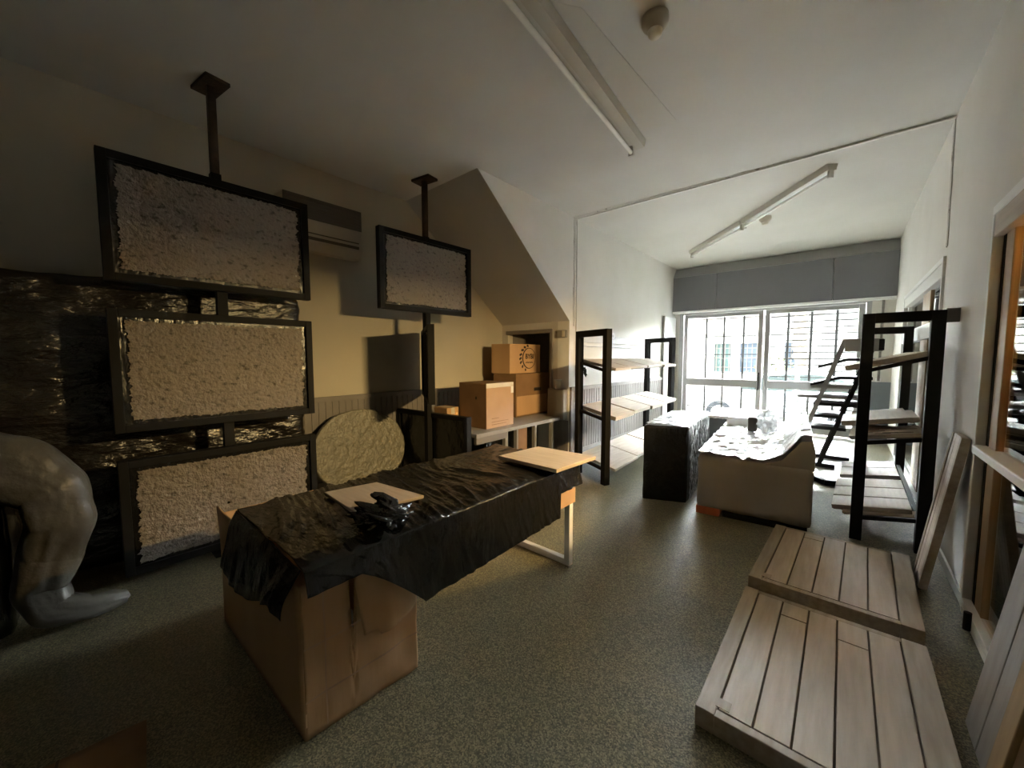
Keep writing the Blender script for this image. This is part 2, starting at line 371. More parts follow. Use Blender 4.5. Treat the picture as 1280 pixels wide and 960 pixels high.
# marks where an old partition met ceiling and walls
def rough_strip(name, p, q, wd, nrm, seed, m_='plaster'):
    p, q, nrm = Vector(p), Vector(q), Vector(nrm); d = (q-p); side = d.normalized().cross(nrm); n = int(d.length/.04); mb = MB()
    def f(u, v):
        t = p+d*v
        wv = wd*(.75+.9*abs(nz(v*d.length*3, seed, 1)))
        return t+side*((u-.5)*wv+.012*nz(v*d.length*5, seed, 3))+nrm*(.004+.006*(1-abs(2*u-1)))
    mb.grid(f, 4, n); return struct(mb.build(name, M[m_], smooth=False, solid=.004))
rough_strip('trim_6', (XF, 4.87, H), (XR, 4.97, H), .05, (0,0,-1), 3)
rough_strip('trim_7', (XF, 4.90, 1.95), (XF, 4.90, H), .06, (1,0,0), 8)
rough_strip('trim_8', (XR, 4.88, 2.42), (XR, 4.97, H), .05, (-1,0,0), 12)
cr = MB(); cr.box(XF+.0, 4.95, 1.2, XF+.012, 4.975, H-.01); cr.box(XF, 4.93, H-.02, XR, 4.96, H-.008)
struct(cr.build('trim_9', M['paint']))
struct(MB().prism([(-1.46,3.47,H-.003),(-1.18,3.48,H-.003),(-1.24,2.04,H-.003),(-1.34,1.9,H-.003)], (0,0,.002)).build('trim_10', M['patch']))
tk = MB(); tk.box(XF, 5.05, 1.72, XF+.025, 7.6, 1.84); tk.box(XF, 5.05, 1.655, XF+.03, 7.6, 1.675)
struct(tk.build('trim_11', M['trunking'], bevel=.003))
so_ = thing('wall_socket', (XF+.02, 6.05, 1.86), 'white square socket box on the trunking of the far left wall', 'socket')
MB().box(XF+.025, 6.0, 1.80, XF+.05, 6.13, 1.90).build('plate', M['white_metal'], so_, bevel=.005)
MB().tube((XF+.05, 6.065, 1.85), (XF+.055, 6.065, 1.85), .022, 16).build('outlet', M['trunking'], so_)
lf = thing('wall_panel_leaf', (XF+.03, 8.9, 0), 'narrow white panel standing against the wall left of the glazed doors', 'panel')
MB().box(XF+.02, 8.52, .02, XF+.05, 9.22, 2.38).build('leaf', M['white_metal'], lf, bevel=.004)
MB().box(XF+.012, 8.48, .02, XF+.055, 8.52, 2.38).build('edge_strip', M['grey_plastic'], lf)
# skirting on right wall
sk = MB(); sk.box(XR-.012, N1+.04, 0, XR, 4.9, .07); sk.box(XR-.012, 4.93, 0, XR, 7.77, .05); sk.box(XR-.02, N0, 0, XR, N1, .04)
struct(sk.build('baseboard_right', M['white_metal']))

# ------------------------------------------------------------------ ceiling things
def fixture(p, q, label, group):
    p, q = Vector(p), Vector(q); d = (q-p).normalized(); s = Vector((d.y, -d.x, 0))
    p = p-Vector((0,0,.003)); q = q-Vector((0,0,.003))
    t = thing('fluorescent_light', tuple((p+q)/2), label, 'ceiling light', group)
    hb = MB()
    a = .055; pr = [p+s*.055, p+s*.04-Vector((0,0,.06)), p-s*.04-Vector((0,0,.06)), p-s*.055]
    hb.prism([tuple(v) for v in pr], tuple(q-p)); hb.build('housing', M['fixture'], t)
    off = -s*.0-Vector((0,0,.105))
    if label.startswith('long'): off = s*-.075-Vector((0,0,.085))
    MB().tube(p+d*.03+off, q-d*.03+off, .019, 16).build('tube', M['tube'], t, smooth=False)
    for e in (p+d*.02, q-d*.02):
        MB().obox(e+off+Vector((0,0,.015)), d*.015, s*.022, Vector((0,0,.045))).build('tube_holder', M['fixture'], t)
    return t
fixture((-1.36,1.30,H), (-1.545,3.60,H), 'long unlit fluorescent light on the ceiling nearest the camera, running along the room', 'fluorescent ceiling lights')
fixture((-.20,5.30,H), (-1.22,6.57,H), 'unlit fluorescent light past the ceiling crack, nearer half of the slanting pair', 'fluorescent ceiling lights')
fixture((-1.24,6.60,H), (-2.30,7.83,H), 'unlit fluorescent light past the ceiling crack, farther half of the slanting pair', 'fluorescent ceiling lights')
def detector(x, y, s, label):
    t = thing('smoke_detector', (x, y, H), label, 'smoke detector', 'smoke detectors on the ceiling')
    MB().lathe((x,y,H), [(.0,0),(.075*s,0),(.078*s,-.03*s),(.07*s,-.05*s),(.045*s,-.075*s),(.0,-.075*s)], 32).build('base', M['smoke'], t, smooth=True)
    MB().lathe((x,y,H-.075*s), [(.042*s,0.002),(.040*s,-.02*s),(.03*s,-.034*s),(.0,-.036*s)], 28).build('sensor_head', M['cream_plastic'], t, smooth=True)
detector(-.945, 2.38, 1.0, 'round beige smoke detector beside the long near ceiling light')
detector(-.97, 6.65, 1.0, 'small smoke detector beyond the slanting pair of ceiling lights')

# air conditioner on the left wall
ac = thing('air_conditioner', (XL, 1.86, 2.6), 'old yellowed split air conditioner on the left wall behind the top board', 'air conditioner')
a = MB(); a.prism([(XL,1.42,2.60),(XL+.17,1.42,2.58),(XL+.22,1.42,2.66),(XL+.22,1.42,3.10),(XL,1.42,3.12)], (0,.80,0)); a.build('body', M['ac_white'], ac, bevel=.01)
g = MB()
for k in range(6): g.box(XL+.215, 1.43, 2.90+k*.033, XL+.232, 2.21, 2.925+k*.033)
g.box(XL+.2, 1.425, 2.885, XL+.226, 2.215, 3.098); g.build('intake_grille', M['ac_dark'], ac)
MB().box(XL+.2, 1.46, 2.685, XL+.226, 2.18, 2.715).build('louver', M['ac_dark'], ac)
MB().box(XL+.2, 1.46, 2.745, XL+.228, 2.18, 2.755).build('louver', M['ac_dark'], ac)

# ------------------------------------------------------------------ display stands
def bubble_board(mb, c, ax, az, nrm, hw, hh, seed):
    """crumpled wrapped board face, ragged at its border"""
    c, ax, az, nrm = map(Vector, (c, ax, az, nrm))
    def f(u, v):
        x, z = (u*2-1), (v*2-1)
        ed = max(abs(x), abs(z))
        k = 1+(.035*nz(x*5*hw, z*5, seed)+.03*nz(x*13, z*11, seed+5)+.035*nz(x*41, z*41, seed+8))*max(0, (ed-.85)/.15)
        px, pz = x*hw*k, z*hh*k
        d = .006*nz(px*9, pz*9, seed)-.016*max(0, nz(px*26-pz*9, pz*26+px*6, seed+2)-.22)-.010*max(0, nz(px*48, pz*48, seed+4)-.2)+.003*nz(px*70, pz*70, seed)
        d *= 1 if ed < .93 else .3
        return c+ax*px+az*pz+nrm*(d+.004)
    mb.grid(f, 150, 96)
def board_panel(par, c, ax, hw, hh, seed, front=True, both=False):
    """framed board: frame ring, backing, wrapped face. c centre, ax horizontal unit axis"""
    c, ax = Vector(c), Vector(ax).normalized(); az = Vector((0,0,1)); nrm = ax.cross(az)
    fr = MB(); t = .05; dp = .035
    for s in (-1, 1):
        fr.obox(c+ax*s*(hw-t/2), ax*t/2, nrm*dp, az*hh)
        fr.obox(c+az*s*(hh-t/2), ax*(hw-t), nrm*dp, az*t/2)
    f = fr.build('board_frame', M['black_metal'], par, bevel=.003)
    bk = MB().obox(c, ax*(hw-t), nrm*.012, az*(hh-t)); bk.build('backing', M['black_plastic'], f)
    if front:
        b = MB(); bubble_board(b, c+nrm*.020, ax, az, nrm, hw-.085, hh-.075, seed); b.build('wrapped_face', M['bubble'], f, smooth=True)
    return f
def stand(x, y, boards, label):
    t = thing('display_stand', (x, y, 0), label, 'display stand', 'floor to ceiling display stands')
    pl = MB(); pl.obox((x, y, H-.012), (.13,.02,0), (-.012,.075,0), (0,0,.012)); pl.build('ceiling_plate', M['rust'], t)
    MB().box(x-.025, y-.025, 2.84, x+.025, y+.025, H-.02).build('upper_pole', M['rust'], t)
    MB().box(x-.032, y-.032, .01, x+.032, y+.032, 2.86).build('pole', M['black_metal'], t)
    MB().box(x-.15, y-.15, 0, x+.15, y+.15, .012).build('base_plate', M['black_metal'], t)
    for i, (ax, off, z0, z1, fr_) in enumerate(boards):
        a = Vector(ax).normalized(); n = a.cross(Vector((0,0,1)))
        board_panel(t, Vector((x, y, (z0+z1)/2))+n*off, ax, .62, (z1-z0)/2, 11+i*7, fr_)
    return t
AX = (0,1,0)   # ax x z = +X : the face looks into the room
stand(-3.63, .79, [(AX,.05,1.99,2.80,True),(AX,.05,1.00,1.81,True),(AX,.05,.03,.81,True)],
      'floor to ceiling pole with three bubble-wrapped framed boards above one another')
d2 = Vector((.80,-.60,0)); d2 = Matrix.Rotation(R(4), 3, 'Z') @ d2
stand(-3.69, 2.74, [((.02,1,0),.05,2.00,2.83,True),(tuple(d2),0,1.01,1.83,False),((1,.06,0),-.05,.02,.84,False)],
      'floor to ceiling pole with one bubble-wrapped board above two boards turned edge-on and away')

# ------------------------------------------------------------------ things along the left wall
def crumple(amp, sc, seed, st=(1,1,1)):
    def f(p, n):
        q = Vector((p.x*st[0], p.y*st[1], p.z*st[2]))*sc
        k = noise.noise(q+Vector((seed,0,0)))+.5*noise.noise(q*2.3+Vector((0,seed,0)))+.7*(abs(noise.noise(q*1.4+Vector((0,0,seed))))-.25)
        return p+n*amp*k
    return f
o = MB().softbox(-4.32, -1.5, .0, -3.93, 1.47, 2.06, .035, .06, crumple(.022, 6, 3, (1,.5,1.6))).build('wrapped_cabinet', M['dark_wrap'], smooth=True)
tag(o, 'tall dark cabinet wrapped in shiny black film behind the three-board stand', 'wrapped furniture')
o = MB().softbox(-3.85, -1.15, .0, -3.28, -.26, .78, .05, .05, crumple(.015, 5, 9)).build('wrapped_stool', M['black_plastic'], smooth=True)
tag(o, 'low dark block in black film under the white plastic sheet at the left', 'wrapped furniture')
# white plastic sheet trailing over it to the floor
def sheet():
    P = [((-3.56,-.75,.98), .17,.17), ((-3.42,-.45,.96), .19,.19), ((-3.30,-.22,.90), .17,.17), ((-3.22,-.09,.78), .12,.13), ((-3.22,-.07,.60), .11,.13), ((-3.26,-.12,.42), .10,.12),
         ((-3.26,-.17,.24), .09,.10), ((-3.22,-.13,.12), .075,.09), ((-3.20,.0,.075), .06,.06), ((-3.22,.09,.065), .05,.05), ((-3.24,.15,.05), .035,.035), ((-3.24,.17,.045), .004,.004)]
    def sm(t):
        n = len(P)-1; x = t*n; i = min(int(x), n-1); f = x-i; f = f*f*(3-2*f)*.5+f*.5
        c = Vector(P[i][0]).lerp(Vector(P[i+1][0]), f); return c, P[i][1]*(1-f)+P[i+1][1]*f, P[i][2]*(1-f)+P[i+1][2]*f
    mb = MB()
    def fn(u, v):
        c, r1, r2 = sm(v); c2, _, _ = sm(min(1, v+.02)); c0, _, _ = sm(max(0, v-.02)); d = (c2-c0).normalized()
        a = d.cross(Vector((1,0,.15))).normalized(); b = d.cross(a); th = u*2*math.pi
        ct, st_ = math.cos(th), math.sin(th); e = (abs(ct)**3.2+abs(st_)**3.2)**(-1/3.2)
        k = e*(1+.10*nz(ct*1.6, st_*1.6, v*5)+.10*(abs(nz(ct*2.2+v*3, st_*2.2, v*7+3))-.2)+.05*(abs(nz(ct*5, st_*5, v*22+3))-.2))
        p = c+a*ct*r2*k+b*st_*r1*k; p.z = max(p.z, .006); return p
    mb.grid(fn, 72, 160); return mb
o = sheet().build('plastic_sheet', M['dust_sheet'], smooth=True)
tag(o, 'crumpled white plastic sheet hanging down to the floor at the left edge', 'plastic sheet')

t = thing('cardboard_sheet', (-1.75, -.05, 0), 'flat brown cardboard sheet lying on the dark floor at the bottom left corner', 'cardboard sheet')
MB().grid(lambda u, v: Vector((-2.15+.62*u+.05*v, -.35+.48*v-.06*u, .006+.006*nz(u*3, v*3, 1)+.006)), 20, 16).build('sheet', M['cardboard_dark'], t, smooth=True, solid=.005)
MB().grid(lambda u, v: Vector((-2.15+.62*u+.025, -.35+.24-.06*u+.008*v, .0165+.006*nz(u*3, 1.5, 1))), 20, 1).build('crease', M['groove'], t)

# round wrapped disc leaning on the wainscot
def disc():
    mb = MB(); c = Vector((-4.16, 2.15, .44)); tl = R(10); up = Vector((-math.sin(tl), 0, math.cos(tl))); n = Vector((math.cos(tl), 0, math.sin(tl)))
    def f(u, v):
        th = u*2*math.pi; r = min(v*1.15, 1.0); k = 1+.02*nz(math.cos(th)*3, math.sin(th)*3, 1)
        dep = .03-.05*max(0, v*1.15-1)/.15
        p = Vector((0, math.cos(th)*.55*r*k, 0))+up*math.sin(th)*.46*r*k
        w = .008*nz(p.y*22, p.z*22, 2)+.008*abs(nz(p.y*45, p.z*45, 4))
        return c+p+n*(dep+w)
    mb.grid(f, 120, 46); return mb
M['bubble_clear'] = mat('clear_bubble_wrap', (.20,.185,.135), .28, bump=(45,.6,O), var=((.14,.13,.095),12,O), spec=.7)
o = disc().build('wrapped_round_tabletop', M['bubble_clear'], smooth=True)
tag(o, 'round tabletop in bubble wrap leaning on the ribbed wainscot between the two pole stands', 'wrapped tabletop')

# ------------------------------------------------------------------ bench under the stairs and its boxes
bn = thing('bench', (-3.75, 3.85, 0), 'long low grey bench under the stair soffit carrying cardboard boxes', 'bench')
MB().box(XL+.03, 2.98, .575, -3.12, YA-.04, .62).build('bench_top', M['grey_plastic'], bn, bevel=.004)
MB().box(-3.16, 2.98, .50, -3.12, 3.5, .575).build('apron', M['wainscot'], bn)
for y, w_ in ((3.5,.05),(3.72,.03),(4.1,.04),(4.5,.04)): MB().box(-3.2, y, 0, -3.15, y+w_, .575).build('leg', M['grey_plastic'], bn)
MB().box(-3.62, 3.6, 0, -3.58, YA-.05, .575).build('back_panel', M['black_plastic'], bn)
MB().box(-3.20, 3.74, 0.0, -3.19, 3.98, .57).build('front_panel', M['cardboard_dark'], bn)

def carton(name, x0, y0, z0, x1, y1, z1, m_, label, rz=0, tape_m='tape', tape=True, group='cardboard boxes on the bench'):
    c = ((x0+x1)/2, (y0+y1)/2, z0); t = thing(name, c, label, 'cardboard box', group, rz)
    X = XFM[t.name]; hx, hy, h = (x1-x0)/2, (y1-y0)/2, z1-z0
    def wb(a):
        b = MB().box(*a); b.v = [tuple(X @ Vector(v)) for v in b.v]; return b
    wb((-hx,-hy,0,hx,hy,h-.004)).build('carton', M[m_], t, bevel=.006)
    fl = wb((-hx+.002,-hy+.002,h-.006,hx-.002,-.002,h)); fl.build('flap', M[m_], t)
    fl = wb((-hx+.002,.002,h-.006,hx-.002,hy-.002,h)); fl.build('flap', M[m_], t)
    if tape:
        wb((-hx-.001,-.03,h-.08,hx+.001,.03,h+.001)).build('tape', M[tape_m], t)
    return t, wb, hx, hy, h
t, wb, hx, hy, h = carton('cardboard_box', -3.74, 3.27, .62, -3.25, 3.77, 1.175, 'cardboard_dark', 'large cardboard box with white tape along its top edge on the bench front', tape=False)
b = wb((hx-.002, -hy, h-.055, hx+.0015, hy, h+.001)); b.build('tape', M['tape'], t)
b = wb((hx-.002, hy-.05, h-.14, hx+.0015, hy, h-.055)); b.build('tape', M['white_metal'], t)
b = wb((hx-.003, -hy+.002, .004, hx+.0008, hy-.002, h-.05)); b.build('pale_side', M['cardboard_pale'], t)
b = wb((hx-.002, -hy+.09, .09, hx+.0014, -hy+.24, .10)); b.box  # printed lines
ln = MB()
for (a, e, zz) in ((.09,.22,.115),(.09,.40,.072),(.09,.36,.04)):
    k = wb((hx-.002, -hy+a, zz, hx+.0014, -hy+e, zz+.008)); ln.add(k.v, k.f)
ln.build('print', M['cardboard_dark'], t)
k = wb((-hx+.30,-hy-.0012,h-.2,-hx+.325,-hy+.001,h-.165)); k.build('hand_hole', M['ink'], t)
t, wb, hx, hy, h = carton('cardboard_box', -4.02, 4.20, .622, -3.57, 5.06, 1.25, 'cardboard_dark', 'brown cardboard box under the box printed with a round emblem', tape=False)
k = wb((hx-.001, -hy+.42, .36, hx+.0012, -hy+.60, .41)); k.build('print', M['ink'], t)
k = wb((hx-.001, -hy+.02, .02, hx+.0012, -hy+.75, .30)); k.build('pale_side', M['cardboard'], t)
t, wb, hx, hy, h = carton('cardboard_box', -4.06, 4.20, 1.252, -3.69, 4.94, 1.69, 'cardboard', 'cardboard box printed with a black round emblem, topmost on the bench', tape=False)
# round brush-ring emblem with a ring of strokes and two lines of lettering (on the side towards the room)
em = MB(); X = XFM[t.name]; cy, cz, rr = .08, .225, .155
def face(y, z): return X @ Vector((hx+.0015, y, z))
def stroke(p, q, w_):
    (y0, z0), (y1, z1) = p, q; d = Vector((y1-y0, z1-z0)).normalized(); n = Vector((-d.y, d.x))*w_/2
    em.add([face(y0-n.x, z0-n.y), face(y1-n.x, z1-n.y), face(y1+n.x, z1+n.y), face(y0+n.x, z0+n.y)], [(0,1,2,3)])
for i in range(48):
    a0, a1 = 2*math.pi*i/48, 2*math.pi*(i+1)/48
    w_ = .010+.016*max(0, math.cos(a0-math.pi))
    stroke((cy+rr*math.cos(a0), cz+rr*math.sin(a0)), (cy+rr*math.cos(a1), cz+rr*math.sin(a1)), w_)
for a in (95,115,135,158,176,194,215,240):
    a = R(a); stroke((cy+(rr+.03)*math.cos(a), cz+(rr+.025)*math.sin(a)), (cy+(rr+.08)*math.cos(a+.16), cz+(rr+.05)*math.sin(a+.16)), .032)
for k in range(7): stroke((cy-.085+k*.026, cz-.065+.004*(k%2)), (cy-.066+k*.026, cz-.065+.004*(k%2)), .022 if k%3 else .014)
em.build('emblem', M['ink'], t)
def txt(s, size, c, X, par, m_):
    cu = bpy.data.curves.new('lettering', 'FONT'); cu.body = s; cu.size = size; cu.align_x = 'CENTER'; cu.extrude = .0006; cu.offset = .003
    tmp = bpy.data.objects.new('lettering_curve', cu)
    me = bpy.data.meshes.new_from_object(tmp); bpy.data.objects.remove(tmp); me.materials.clear(); me.materials.append(m_)
    o = bpy.data.objects.new('lettering', me); COL.objects.link(o)
    o.parent = par; o.matrix_local = Matrix.Translation(c) @ Matrix.Rotation(R(90), 4, 'Z') @ Matrix.Rotation(R(90), 4, 'X'); XFM[o.name] = X
    return o
txt('BYBI', .105, (hx+.0025, cy+.01, cz-.005), X, t, M['ink'])
t, wb, hx, hy, h = carton('cardboard_box', -3.98, 3.05, .62, -3.72, 3.24, .86, 'cardboard', 'small orange-brown cardboard box behind the pole of the second stand')

eb = thing('meter_box', (-3.2, YA-.05, .57), 'flat grey box on the wall corner beside the alcove opening', 'wall box')
MB().box(-3.35, YA-.11, .58, -3.07, YA-.002, 1.03).build('body', M['grey_plastic'], eb, bevel=.006)
MB().box(-3.34, YA-.118, .59, -3.08, YA-.108, 1.02).build('cover', M['grey_plastic'], eb, bevel=.003)
cp = thing('plastic_cup', (-3.2, YA-.06, 1.03), 'cream cup standing on the flat grey wall box', 'cup')
MB().lathe((-3.2,YA-.06,1.031), [(.0,0),(.042,0),(.055,.13),(.050,.13),(.038,.01),(.0,.01)], 28).build('cup', M['cream_plastic'], cp, smooth=True)
MB().lathe((-3.2,YA-.06,1.155), [(.055,0),(.058,.004),(.055,.009),(.050,.004)], 28).build('rim', M['white_metal'], cp, smooth=True)
ts = thing('thermostat', (-3.15, YA-.02, 1.8), 'small grey control box on the wall corner by the left shelving', 'thermostat')
MB().box(-3.24, YA-.04, 1.78, -3.08, YA-.001, 1.89).build('body', M['grey_plastic'], ts, bevel=.006)
MB().box(-3.15, YA-.046, 1.79, -3.10, YA-.04, 1.88).build('cover', M['cream_plastic'], ts, bevel=.003)
sp = MB()
for i in range(9):
    a = R(200+i*21); c = Vector((XF+.03+.01*(i%3), 5.17+.03*math.cos(i*2.1), 1.27+.045*math.sin(i*1.7))); d = Vector((.2, math.cos(a), math.sin(a))).normalized()*.05; n = Vector((0.3,-d.z,d.y)).normalized()*.022
    sp.add([c-d, c+n, c+d, c-n, c+Vector((.008,0,0))], [(0,1,4),(1,2,4),(2,3,4),(3,0,4)])
sp.box(XF, 5.165, 1.26, XF+.03, 5.175, 1.27)
tag(sp.build('leafy_sprig', M['leaf'], solid=.002), 'small dark leafy sprig on the white wall behind the left shelving', 'plant sprig')

# ------------------------------------------------------------------ wrapped table, its box, and boards on it
tb = thing('table', (-1.82, 1.43, 0), 'long table under wrinkled black plastic with a white sled leg at the far end', 'table')
MB().box(-2.20, .58, .70, -1.45, 2.33, .735).build('tabletop', M['cardboard_pale'], tb, bevel=.003)
for y, xl in ((2.27,-1.475), (.95,-1.60)):
    l = MB(); t_ = .045
    l.box(xl, y, 0, xl+t_, y+t_, .70); l.box(-2.19, y, 0, -2.19+t_, y+t_, .70); l.box(-2.19+t_, y, 0, xl, y+t_, t_); l.box(-2.19+t_, y, .70-t_, xl, y+t_, .70)
    l.build('leg', M['white_metal'], tb, bevel=.003)
MB().box(-1.44, 2.0, .46, -1.425, 2.335, .70).build('edge_cardboard', M['cardboard'], tb)
def cover():
    mb = MB(); Y0, Y1 = .50, 2.345
    def zlow(y):
        if y < .70: return .66
        if y < .99: return .66-.25*((y-.70)/.29)**1.2
        if y < 2.08: return .405+.03*(y-1.0)
        return .60
    def fn(u, v):
        y = Y0+(Y1-Y0)*v; zl = zlow(y)+.004*nz(y*4, 0, 5)
        # profile: back skirt, top, front skirt
        L1, L2, L3 = .16, .79, max(.05, .745-zl); s = u*1.0
        if s < .1: k = s/.1; p = Vector((-2.225+.01*k, y, .585+.155*k)); n = Vector((-1,0,0)); zone = 0
        elif s < .7: k = (s-.1)/.6; p = Vector((-2.215+.795*k, y, .748)); n = Vector((0,0,1)); zone = 1
        else: k = (s-.7)/.3; p = Vector((-1.415+.012*k, y, .742-(.742-zl)*k)); n = Vector((1,0,0)); zone = 2
        if zone == 1:
            x = p.x; q = y*17+x*7*(.6+.4*math.sin(y*3))+2*nz(x*2, y*2, 7)
            d = .022*max(0, nz(x*1.5+4, q*.5, 3))+.018*max(0, nz(x*2.6, q*1.0, 9))+.012*max(0, nz(x*6+y*5, q*1.9, 4))+.014*nz(x*3, y*3, 2)
            e = min(1, (.72-k*.7)/.1) if k > .9 else 1
            p.z += d+.006
            rim = max(0, (k-.9)/.1); p.z += .010*rim*nz(y*22, 3, 1)-.012*rim
        elif zone == 2:
            f = nz(y*12+1.5*k, k*1.1, 6)+.6*nz(y*27-2*k, k*1.7, 2)
            p.x += (.004+.007*k)*f+.012*k+.012+.007*max(0, nz(y*26-3*k, k*1.4, 15)-.1)+.005*max(0, nz(y*44+2*k, k*2, 21)-.1)
        else: p.x += .012*nz(y*9, k, 4)
        return p
    mb.grid(fn, 130, 300)
    # near-end drop, sagging into the box
    def fn2(u, v):
        x = -2.225+.80*u; k = v
        drop = .19+.05*math.sin(u*5)+.06*(1-u) if u < .9 else .16
        p = Vector((x, .50-.035*math.sin(k*1.5)-.03*k, .748-drop*k*(.6+.4*k)))
        f = nz(x*9+2*k, k*1.6, 12)+.6*nz(x*21, k*2, 5)
        p.y -= (.004+.008*k)*f+.02*nz(x*2.5, k*1.5, 3)*k; p.z += .012*nz(x*3, k*2, 8)
        return p
    mb.grid(fn2, 70, 24)
    return mb
o = cover().build('plastic_cover', M['black_plastic'], tb, smooth=True, solid=.002)
def tuft():
    mb = MB(); c = Vector((-1.55, .90, .775))
    def fn(u, v):
        th, ph = u*2*math.pi, v*math.pi; d = Vector((math.cos(th)*math.sin(ph), math.sin(th)*math.sin(ph), math.cos(ph)))
        k = .075*(1+.55*nz(d.x*2.6, d.y*2.6, d.z*2.6)+.7*(abs(nz(d.x*5, d.y*5+4, d.z*5))-.15))
        p = c+Vector((d.x*1.0, d.y*1.25, d.z*.62))*k
        if d.z > .2: p += Vector((-.05,-.09,.05))*max(0, nz(d.x*3+2, d.y*3, 1))*1.6
        p.z = max(p.z, .745); return p
    mb.grid(fn, 64, 40); return mb
tuft().build('knot', M['black_plastic'], tb, smooth=True)

def flat_board(name, pts, z, th, label, m_='board_x', group=None, edge=None):
    c = sum((Vector((*p, 0)) for p in pts), Vector())/len(pts)
    t = thing(name, (c.x, c.y, z), label, 'wooden board', group)
    MB().prism([(*p, z+.003) for p in pts], (0,0,th-.003)).build('board', M[m_], t, bevel=.003)
    q = [c+(Vector((*p,0))-c)*.985 for p in pts]
    MB().prism([(p.x, p.y, z) for p in q], (0,0,.004)).build('backing', M['wood_edge'], t)
    return t
flat_board('wooden_board', [(-1.33,1.955),(-1.30,2.40),(-1.79,2.37),(-1.83,1.96)], .775, .026, 'square pale wooden board lying across the far end of the black-covered table')
flat_board('wooden_board', [(-1.68,.83),(-1.62,1.17),(-2.0,1.12),(-2.06,.85)], .766, .018, 'wooden board half tucked in black plastic at the near end of the table', 'board_x')

# open cardboard box round the near end
cb = thing('cardboard_box', (-2.05, .78, 0), 'large open cardboard box on the floor round the near end of the table', 'cardboard box')
x0, x1, y0, y1, th = -2.62, -1.525, .53, 1.03, .012
def wobble(f, nu, nv, m_, nm):
    return MB().grid(f, nu, nv).build(nm, M[m_], cb, smooth=True, solid=.01)
def nearw(u, v):   # near side, its top sagging inwards towards the left
    x = x1+(x0-x1)*u; zt = .62+.05*u-.03*math.sin(u*3); return Vector((x+.01*nz(u*3, v*3, 1), y0-.02*u+.02*nz(u*2.5, v*2, 4)*v, zt*v))
wobble(nearw, 24, 16, 'cardboard', 'near_side')
def frontw(u, v):  # side towards the room, with a cut notch
    y = y0+(y1-y0)*u; zt = .625 if u < .36 else (.36 if u < .41 else .58)
    return Vector((x1+.02*u+.012*nz(u*4, v*4, 2), y, zt*v))
wobble(frontw, 56, 24, 'cardboard', 'front_side')
MB().box(x0, y1-.01, .006, x1+.015, y1, .56).build('far_side', M['cardboard'], cb)
MB().box(x0-.005, y0, .006, x0+.006, y1, .62).build('back_side', M['cardboard'], cb)
MB().box(x0, y0, .002, x1, y1, .010).build('bottom', M['cardboard'], cb)
def flapf(u, v):
    y = .715+.30*u; z = .34+.34*v-(.10*max(0, u-.5)*v)
    if u < .2: z = .36+.32*v*(1-.25*(.2-u)/.2)
    return Vector((x1+.03+.06*math.sin(.5+u*2.5)*(1-.25*v)+.05*(1-u)*(1-v)*.5+.01*nz(u*4, v*3, 9), y+.02*(1-v)*(1-u), z))
MB().grid(flapf, 26, 20).build('flap', M['cardboard'], cb, smooth=True, solid=.008)
st = MB()
for z in (.155, .37):
    st.grid(lambda u, v, z=z: Vector((x1+.006+.02*u+.012*nz(u*4, z/.6*4, 2)+.003, y0+(y1-y0)*u, z+.02*u+v*.008)), 24, 1)
st.grid(lambda u, v: Vector((x1+.010+.002+.012*nz(.15*4, v*4, 2), y0+.075+u*.006, .02+.58*v)), 1, 20)
st.build('crease', M['cardboard_pale'], cb)

# ------------------------------------------------------------------ shelving racks
def rack(name, A, B, C, D, h, levels, label, bracket=None):
    """A,B near frame (A room side, B wall side); C,D far frame"""
    A, B, C, D = [Vector((*p, 0)) for p in (A, B, C, D)]; Z = Vector((0,0,1)); s = .075
    c = (A+B+C+D)/4; t = thing(name, (c.x, c.y, 0), label, 'shelving rack', 'black metal shelving racks')
    for P, Q in ((A,B),(C,D)):
        a = (Q-P).normalized(); n = Z.cross(a)
        for E_, sg in ((P,1),(Q,-1)):
            MB().obox(E_+a*sg*s/2+Z*h/2, a*s/2, n*s/2, Z*h/2).build('post', M['black_metal'], t, bevel=.002)
        MB().obox((P+Q)/2+Z*(h-s/2), (Q-P)/2-a*s, n*s/2, Z*s/2).build('top_bar', M['black_metal'], t)
        for zr, zw in levels:
            MB().beam(P+a*s*.5+Z*zr, Q-a*s*.5+Z*zw, .035, .03).build('cross_bar', M['black_metal'], t)
    d = (C-A).normalized()
    for zr, zw in levels:
        for P, Q, z, w_ in ((A,C,zr,.12),(B,D,zw,.88)):
            a0 = (B-A); p = A+a0*w_*1.0; q = C+(D-C)*w_; zz = zr+(zw-zr)*w_
            MB().beam(p+Z*zz, q+Z*zz, .03, .028).build('shelf_rail', M['black_metal'], t)
    if bracket:
        MB().obox(*bracket).build('wall_bracket', M['grey_plastic'], t)
    return t
